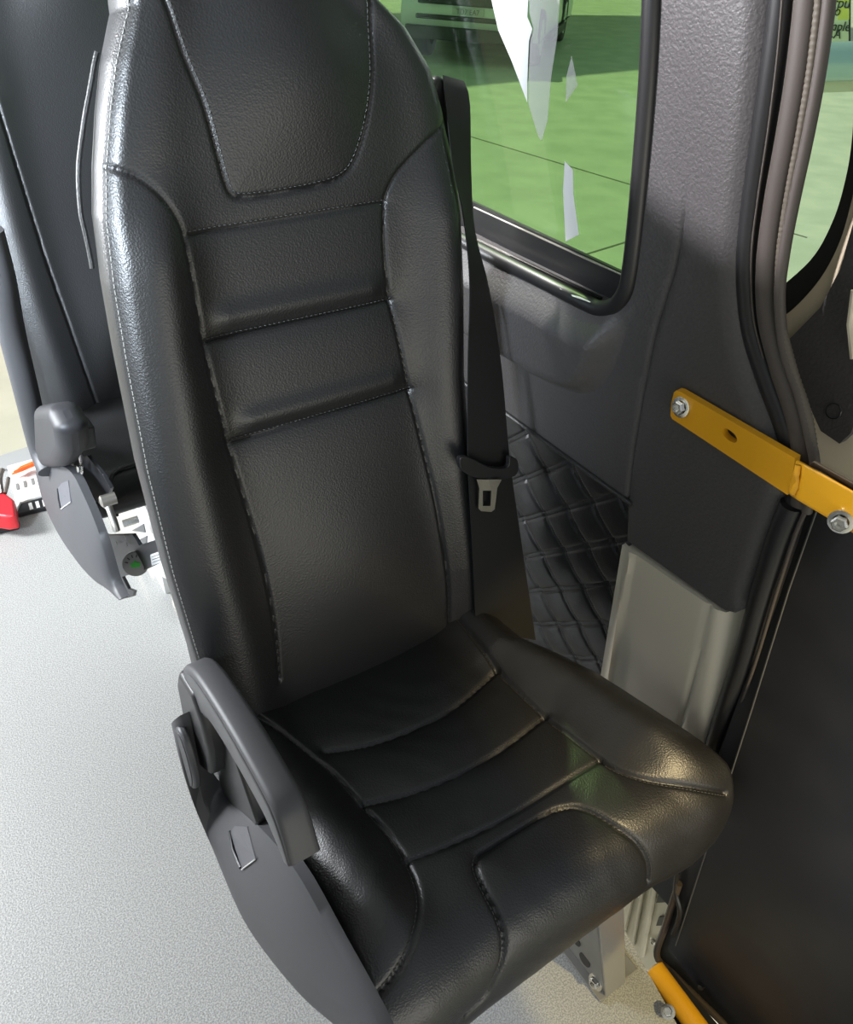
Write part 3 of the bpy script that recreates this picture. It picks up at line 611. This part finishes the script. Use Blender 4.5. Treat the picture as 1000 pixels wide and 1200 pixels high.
b = MB(); b.prism([DP.P(*p, -.008) for p in [(819, 1154), (825, 1157), (829, 1155), (824, 1160), (819, 1158)]], (-.002, 0, 0)); b.build('clip', CHROME, DOOR)
# upper door
sheet('upper_trim', DP, da([(1010, 200), (1000, 262), (985, 315), (962, 360), (925, 398), (915, 405), (938, 452), (962, 505), (984, 520), (997, 508), (1012, 470), (1200, 560), (1200, 150), (1010, 100)], -.02), TRIM, DOOR, -.02, .01)
b = MB(); b.tube([DP.P(977 + 9 * math.cos(a), 482 + 9 * math.sin(a), -.019) for a in np.linspace(0, 6.2, 30)], .0006, 5); b.build('blanking_plug', RUB, DOOR)
sheet('body_metal', DP, da([(930, 440), (1200, 600), (1200, 700), (940, 585)], -.035), CREAM, DOOR, -.035, .01)
sheet('window_band', DP, list(map(tuple, smc(da([(1004, 60), (999, 160), (990, 215), (975, 262), (950, 305), (905, 345)], -.03), 6))) + list(map(tuple, smc(da([(905, 380), (930, 368), (962, 330), (985, 285), (1002, 215), (1010, 130), (1014, 60)], -.03), 6))), RUB, DOOR, -.03, .006)
sheet('painted_frame', DP, list(map(tuple, smc(da([(1012, 190), (1000, 230), (985, 282), (962, 326), (930, 362), (905, 378)], -.024), 6))) + list(map(tuple, smc(da([(905, 410), (940, 392), (968, 355), (990, 310), (1006, 255), (1020, 190)], -.024), 6))), mat('tan_paint', (.42, .36, .26), .35, coat=.3), DOOR, -.024, .006)
sheet('door_glass', DP, da([(1100, -200), (1080, 120), (1030, 330), (905, 420), (890, 330), (930, -200)], -.04), GLASS2, DOOR, -.04, .004)
# blurred bright lip at the frame's far right
b = MB(); b.tube([DP.P(1003, 340, -.01), DP.P(998, 380, -.01), DP.P(1002, 420, -.01)], .004, 8); b.build('latch_rim', CREAM, DOOR)

# ------------------------------------------------------------------ yellow grab bars
BAR = tag(empty('grab_bar', (.66, .4, .86)), 'yellow flat steel bar bolted across the dark pillar trim', 'bar', 'yellow steel bars')
BW = Plane(WP.p + WP.n * .010, WP.n); BW.e1 = WP.e1; BW.e2 = WP.e2
ba = lambda pts, o=0: [BW.ab(u, v, o) for u, v in pts]
slot = [(847, 505), (850, 502), (855, 504), (862, 510), (864, 516), (861, 519), (854, 516), (848, 510)]
sheet('flat_plate', BW, ba([(790, 460), (793, 457.5), (797, 458.5), (932, 537), (929, 560), (923, 580), (788, 491), (786, 487), (787, 472)]), YEL, BAR, 0, .008, holes=[smc(ba(slot), 3, True)])
bolt('bolt', BW.P(799, 477, .0005), (-1, 0, .1), .0075, BAR)
b = MB(); A_ = BW.P(931, 538); B_ = BW.P(924, 580); dA = BW.P(1060, 612, .02) - BW.P(940, 545, .02)
rc = [BW.P(933, 537, 0), BW.P(942, 543, .016), BW.P(933, 585, .016), BW.P(922, 578, 0)]
rc2 = [p + dA * 1.0 for p in rc]; rc2 = [p + np.array([0, 0, 0]) for p in rc2]
b.add([*rc, *rc2], [(0, 1, 2, 3), (7, 6, 5, 4), (0, 4, 5, 1), (1, 5, 6, 2), (2, 6, 7, 3), (3, 7, 4, 0)]); b.build('box_bar', YEL, BAR, bevel=.003, seg=3)
b = MB(); b.tube(smc([BW.P(936, 545, .014), BW.P(934, 556, .016), BW.P(935, 566, .015), BW.P(930, 577, .014)], 4), [.003] * 5 + [.002] * 4 + [.0035] * 4, 8); b.build('weld_bead', YEL, BAR)
bolt('bolt', BW.P(986, 611, .018), (-1, -.3, .1), .0075, BAR)
b = MB(); b.prism([BW.P(948, 544, .002), BW.P(953, 541, .010), BW.P(1060, 600, .010), BW.P(1060, 612, .002)], (.004, 0, 0)); b.build('backing_strap', mat('dark_strap', (.06, .045, .03), .5), BAR, bevel=.001)
BAR2 = tag(empty('grab_bar', (.66, .2, .0)), 'yellow bar at floor level under the seat corner, beside the black door panel', 'bar', 'yellow steel bars')
Zp = lambda u, v, z: hit(u, v, (0, 0, z), (0, 0, 1))
b = MB(); c0, c1_ = Zp(766, 1134, -.005), Zp(838, 1232, -.005); ex = c0 + (c1_ - c0) * 1.6
b.tube([c0, c0 + (c1_ - c0) * .02, ex], [.012, .0165, .0165], 20, up=(0, 0, 1)); b.build('tube', YEL, BAR2)
bolt('bolt', Zp(783, 1186, .014), (-.4, 0, 1), .007, BAR2)

b = MB(); b.prism([(.50, -.25, -.045), (.70, -.25, -.045), (.70, .235, -.045), (.60, .235, -.045)], (0, 0, -.02)); tag(b.build('trim_2', RUB, smooth=False), 'black sill strip between floor and door', 'sill', kind='structure')
# ------------------------------------------------------------------ things by the far sill
Z0 = lambda u, v, z=0.: hit(u, v, (0, 0, z), (0, 0, 1))
def slab(name, px, z, th, m, parent=None, bev=.002): b = MB(); b.prism([Z0(u, v, z) for u, v in px], (0, 0, -th)); return b.build(name, m, parent, bevel=bev)
s1 = slab('sill_strip', [(-60, 553), (45, 519), (60, 530), (45, 538), (-60, 568)], .008, .02, mat('grey_sill', (.33, .33, .32), .5)); tag(s1, 'grey ribbed metal sill strip at the far floor edge', 'sill', kind='structure')
s2 = slab('tie_down_rail', [(8, 546), (40, 537), (58, 578), (24, 588), (20, 596)], .020, .02, WHITE); tag(s2, 'white slotted floor rail lying at the far sill behind the armrest panel', 'rail', 'slotted rails on the floor')
b = MB()
for k in range(5):
    u, v = 18 + k * 9, 567 - k * 3; b.prism([Z0(u, v, .0215), Z0(u + 3.5, v - 1, .0215), Z0(u + 5, v + 6, .0215), Z0(u + 1.5, v + 7, .0215)], (0, 0, -.004))
b.build('slot', mat('slot_shade', (.2, .2, .19), .6), s2, smooth=False)
s3 = slab('tie_down_rail', [(22, 589), (55, 577), (62, 592), (36, 598), (20, 602)], .014, .013, BLK); tag(s3, 'black rail with three white slots lying in front of the white rail', 'rail', 'slotted rails on the floor')
b = MB()
for u, v in ((33, 590), (41, 588), (49, 586)): b.prism([Z0(u, v, .0152), Z0(u + 4, v - 1.2, .0152), Z0(u + 6, v + 6, .0152), Z0(u + 2, v + 7.2, .0152)], (0, 0, -.003))
b.build('slot', WHITE, s3, smooth=False)
b = MB(); b.tube([Z0(14, 556, .035), Z0(26, 549, .04), Z0(45, 541, .045)], [.003, .010, .010], 10, flat=.6); b.tube([Z0(16, 553, .045), Z0(38, 543, .055)], .003, 8); o = b.build('release_lever', ORANGE); tag(o, 'orange plastic lever lying on the white slotted rail', 'lever')
RT = tag(empty('tie_down_buckle', tuple(Z0(5, 605))), 'red wheelchair restraint buckle with steel links at the left edge', 'buckle')
b = MB(); b.prism([Z0(*p, .07) for p in [(-30, 580), (6, 577), (16, 585), (18, 603), (6, 605), (-30, 600)]], (0, 0, -.045)); b.build('housing', RED, RT, bevel=.006)
b = MB(); b.prism([Z0(*p, .024) for p in [(-30, 598), (8, 602), (21, 605), (20, 612), (-30, 624)]], (0, 0, -.024)); b.build('base', BLK, RT, bevel=.004)
b = MB(); b.tube(smc([Z0(2, 578, .07), Z0(0, 562, .09), Z0(3, 550, .10)], 5), .006, 8); b.tube(smc([Z0(6, 578, .07), Z0(9, 566, .08), Z0(10, 560, .085)], 5), .005, 8); b.build('steel_link', mat('brown_steel', (.3, .26, .23), .4, metal=1), RT)

# ------------------------------------------------------------------ outside: car, rail, sign
CAR = empty('parked_car', (9.3, 12.2, -.6)); tag(CAR, 'pale parked car with a dark grille seen through the top of the side window', 'car')
th = math.radians(41.7); v_ = np.array([math.cos(th), math.sin(th), 0]); u_ = np.array([math.sin(th), -math.cos(th), 0]); O = np.array([7.6, 11.45, -.6])
cp = lambda a, l, z: O + u_ * a + v_ * l + np.array([0, 0, z])       # a across (0..1.7), l along, z up
PAINT = mat('white_car_paint', (.70, .71, .70), .25, coat=.6); DK = mat('dark_car_plastic', (.02, .02, .022), .45)
prof = [(-.62, .42), (-.66, .62), (-.62, .95), (-.45, 1.05), (.35, 1.12), (.95, 1.58), (2.9, 1.62), (3.55, 1.15), (3.62, .5), (3.5, .32), (-.45, .32)]
b = MB(); G = []
for a, k in ((-.08, .90), (-.12, .97), (-.12, 1), (1.82, 1), (1.82, .97), (1.78, .90)):
    G.append([cp(.85 + (a - .85) * (1 if z < 1.1 else .86), l * (1 if k == 1 else k * 1.0), .32 + (z - .32) * k) for l, z in prof])
body = grid('body', np.array(G), PAINT, CAR)
b = MB(); b.prism([cp(.12, -.69, z) + 0 * u_ for z in (.72, .98)] + [cp(1.58, -.69, z) for z in (.98, .72)], tuple(v_ * .06)); b.build('grille', DK, CAR, bevel=.02)
b = MB(); b.prism([cp(-.05, -.70, .30), cp(-.05, -.70, .46), cp(1.75, -.70, .46), cp(1.75, -.70, .30)], tuple(v_ * .12)); b.prism([cp(.10, -.695, .54), cp(.10, -.695, .60), cp(1.6, -.695, .60), cp(1.6, -.695, .54)], tuple(v_ * .05)); b.build('bumper_grille', DK, CAR, bevel=.015)
plp = [cp(.62, -.70, .615), cp(.62, -.70, .70), cp(1.06, -.70, .70), cp(1.06, -.70, .615)]; b = MB(); b.prism(plp, tuple(v_ * .02)); np_ = b.build('number_plate', mat('plate_white', (.45, .45, .42), .5), CAR, smooth=False)
def text(s, size, m, parent, origin, ex, ey, ez, name='plate_text', ext=.001):
    cu = bpy.data.curves.new(name, 'FONT'); cu.body = s; cu.size = size; cu.extrude = ext; cu.align_x = 'CENTER'; cu.align_y = 'CENTER'; cu.materials.append(m)
    o = bpy.data.objects.new(name, cu); COL.objects.link(o); M = Matrix([list(ex), list(ey), list(ez)]).transposed().to_4x4(); M.translation = Vector(origin)
    o.matrix_basis = M; bpy.context.view_layer.update(); me = bpy.data.meshes.new_from_object(o.evaluated_get(bpy.context.evaluated_depsgraph_get())); me.transform(M)
    bpy.data.objects.remove(o); return link(name, me, None, parent)
text('TD7 EA7', .085, PRINT, np_, cp(.84, -.704, .655), u_, (0, 0, 1), -v_)
b = MB(); b.prism([cp(-.15, .9, .32), cp(-.15, .9, .22), cp(1.85, .9, .22), cp(1.85, .9, .32)], tuple(v_ * 1.6)); b.build('underbody', DK, CAR, smooth=False)
for a, l in ((-.02, 0), (1.72, 0), (-.02, 2.8), (1.72, 2.8)):
    s = 1 if a > 1 else -1; c_ = cp(a, l, .35)
    b = MB(); b.lathe(c_, u_ * s, [(-.20, .20), (-.20, .33), (-.16, .35), (.05, .35), (.08, .33), (.08, .24), (.05, .23)], 40); w = b.build('wheel', mat('tyre_rubber', (.02, .02, .02), .7), CAR)
    b = MB(); b.lathe(c_, u_ * s, [(.0, .235), (.075, .235), (.06, .215), (.03, .21)], 40); b.lathe(c_, u_ * s, [(.02, 0), (.07, 0), (.07, .06), (.03, .07), (.03, .0)], 20)
    for k in range(5):
        an = k * 2 * math.pi / 5; d = v_ * math.cos(an) + np.array([0, 0, 1]) * math.sin(an); b.tube([c_ + u_ * s * .05 + d * .04, c_ + u_ * s * .06 + d * .22], [.035, .022], 6)
    b.build('rim', CHROME, w)
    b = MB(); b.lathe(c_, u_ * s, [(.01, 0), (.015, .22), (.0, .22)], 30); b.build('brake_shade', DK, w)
# steel rail and sign beyond the door window
p0 = hit(985, 72, (3, 0, 0), (1, 0, 0)); dr = np.array([1, -.32, 0.02]); dr /= np.linalg.norm(dr)
GP = tag(empty('guard_rail', tuple(p0 - np.array([0, 0, p0[2] + .6]))), 'bluish steel barrier rail outside, seen through the rear door window', 'rail')
b = MB()
for k in (-1, 1): pass
b.tube([p0 - dr * .14, p0 + dr * 1.2], .062, 20); b.build('tube', mat('blue_steel', (.45, .58, .62), .3, metal=.6), GP)
b = MB(); b.prism([p0 - dr * .14 + np.array([0, 0, -.062]), p0 + dr * 1.2 + np.array([0, 0, -.062]), p0 + dr * 1.2 + np.array([0, 0, -.098]), p0 - dr * .14 + np.array([0, 0, -.098])], (.02, .02, 0)); b.build('lower_strip', CREAM, GP, smooth=False)
b = MB(); b.tube([p0 + dr * 1.1, p0 + dr * 1.1 + np.array([0, 0, -p0[2] - .6])], .03, 10); b.build('post', STEEL, GP)
SP = p0 + np.array([.25, .25, 0]); SG = tag(empty('printed_sign', tuple(SP - np.array([0, 0, SP[2] + .6]))), 'cream and yellow printed sign standing above the steel rail outside', 'sign')
fx = np.array([.86, -.5, 0]); fn = np.array([-.5, -.86, 0]); 
def sp(u, v): return hit(u, v, SP, fn)
b = MB(); b.prism([sp(930, -60), sp(997, -60), sp(996, 49), sp(930, 49)], tuple(-fn * .02)); sg = b.build('board', mat('sign_cream', (.62, .60, .45), .6), SG, smooth=False)
b = MB(); b.prism([sp(930, -60), sp(997, -60), sp(996, 3), sp(930, 3)], tuple(fn * .002)); b.prism([sp(982, 8), sp(996, 8), sp(996, 23), sp(982, 23)], tuple(fn * .002)); b.build('yellow_field', mat('sign_yellow', (.62, .58, .12), .6), sg, smooth=False)
for s, u, v, z in (('perpu s', 984, 3.5, .05), ('ro', 979, 13, .045), ('ample', 981, 31, .045), ('CA', 977, 40, .045)): text(s, z * 1.0, PRINT, sg, sp(u, v) + fn * .004, fx, (0, 0, 1), fn, 'sign_text')
b = MB(); b.tube([sp(960, 45) - fn * .03, np.array([*(sp(960, 45) - fn * .03)[:2], -.6])], .03, 8); b.build('post', STEEL, SG)
b = MB(); b.tube([sp(996.5, -60), sp(996, 49)], .004, 6); b.build('board_edge', DK, sg)
# unseen canopy added to shade the ground where the car stands
g1, g2 = g(548, 99), g(757, 79)
SUN = np.array([-.15, -.60, -.78]); SUN /= np.linalg.norm(SUN)
hgt = 4.6; sh = -SUN * (hgt / -SUN[2]); dl_ = (g2 - g1); dl_ /= np.linalg.norm(dl_); nd = np.array([-dl_[1], dl_[0], 0]); nd = nd if nd @ np.array([.6, .8, 0]) > 0 else -nd
b = MB(); q0 = g1 - dl_ * 12; q1 = g2 + dl_ * 9
b.prism([q0 + sh, q1 + sh, q1 + sh + nd * 3.6, q0 + sh + nd * 3.6 + nd * 8], (0, 0, .15)); tag(b.build('added_shade_canopy', mat('canopy_paint', (.4, .4, .38), .7), smooth=False), 'unseen canopy added for its shade by the parked car', 'canopy', kind='structure')

# ------------------------------------------------------------------ van shell out of frame
b = MB(); b.box((-.30, 2.0, 1.97), (1.9, 4.7, .05)); tag(b.build('ceiling', mat('headliner', (.42, .42, .41), .8), smooth=False), 'pale grey headliner of the van', 'ceiling', kind='structure')
b = MB(); b.box((-1.2, .25, .95), (.05, 1.2, 2.0)); tag(b.build('wall_left', mat('grey_wall_lining', (.2, .2, .2), .7), smooth=False), 'grey lined left wall of the van', 'wall', kind='structure')

# ------------------------------------------------------------------ light
w = bpy.data.worlds.new('sky'); SC.world = w; w.use_nodes = True; bg = w.node_tree.nodes['Background']
bg.inputs[0].default_value = (.80, .90, 1, 1); bg.inputs[1].default_value = .5
def lamp(kind, name, loc, d, e, col, **k):
    l = bpy.data.lights.new(name, kind); l.energy = e; l.color = col
    for a, v in k.items(): setattr(l, a, v)
    o = bpy.data.objects.new(name, l); COL.objects.link(o); o.location = loc; o.rotation_euler = Vector(d).to_track_quat('-Z', 'Y').to_euler(); return o
lamp('SUN', 'sun', (0, 0, 6), SUN, 3.4, (1, .90, .70), angle=.02)
lamp('AREA', 'side_door_daylight', (-1.10, 2.15, 1.30), (1.2, -.95, -.30), 100, (.93, .96, 1), shape='RECTANGLE', size=.5, size_y=.7)
lamp('AREA', 'rear_opening_daylight', (.25, -1.7, .50), (0, 1, .12), 15, (1, .95, .85), shape='RECTANGLE', size=1.5, size_y=.7)
lamp('AREA', 'rear_seat_fill', (-1.15, .50, 1.40), (1.35, 1.15, -.28), 58, (.80, .90, 1), shape='RECTANGLE', size=.6, size_y=.5, spread=math.radians(70))  # added bluish fill for the rear seat, no window stands here
def spot(name, loc, to, e, col, ang, blend, rad): return lamp('SPOT', name, loc, np.array(to) - np.array(loc), e, col, spot_size=math.radians(ang), spot_blend=blend, shadow_soft_size=rad)
spot('pillar_fill_spot', (-.95, 1.45, 1.70), (.62, .50, 1.36), 420, (1, .95, 1), 17, .10, .02)  # added spot that shapes the lit zone on the upper pillar
spot('ceiling_dome_light', (.44, 1.35, 1.88), (.66, .80, .87), 170, (1, .96, .94), 16, .25, .02)
spot('floor_warm_fill', (.60, -.55, 1.0), (.625, .25, 0), 45, (1, .80, .35), 17, .35, .02)  # added warm spot for the bright floor patch, no fixture there
spot('cushion_warm_fill', (.60, -1.0, 1.72), (.68, .29, .52), 200, (1, .78, .42), 16.5, .7, .02)  # added warm spot standing in for reflected light on the cushion

vs = SC.view_settings; vs.view_transform = 'Standard'; vs.look = 'None'; vs.exposure = 0.0; vs.gamma = 1; vs.use_curve_mapping = False
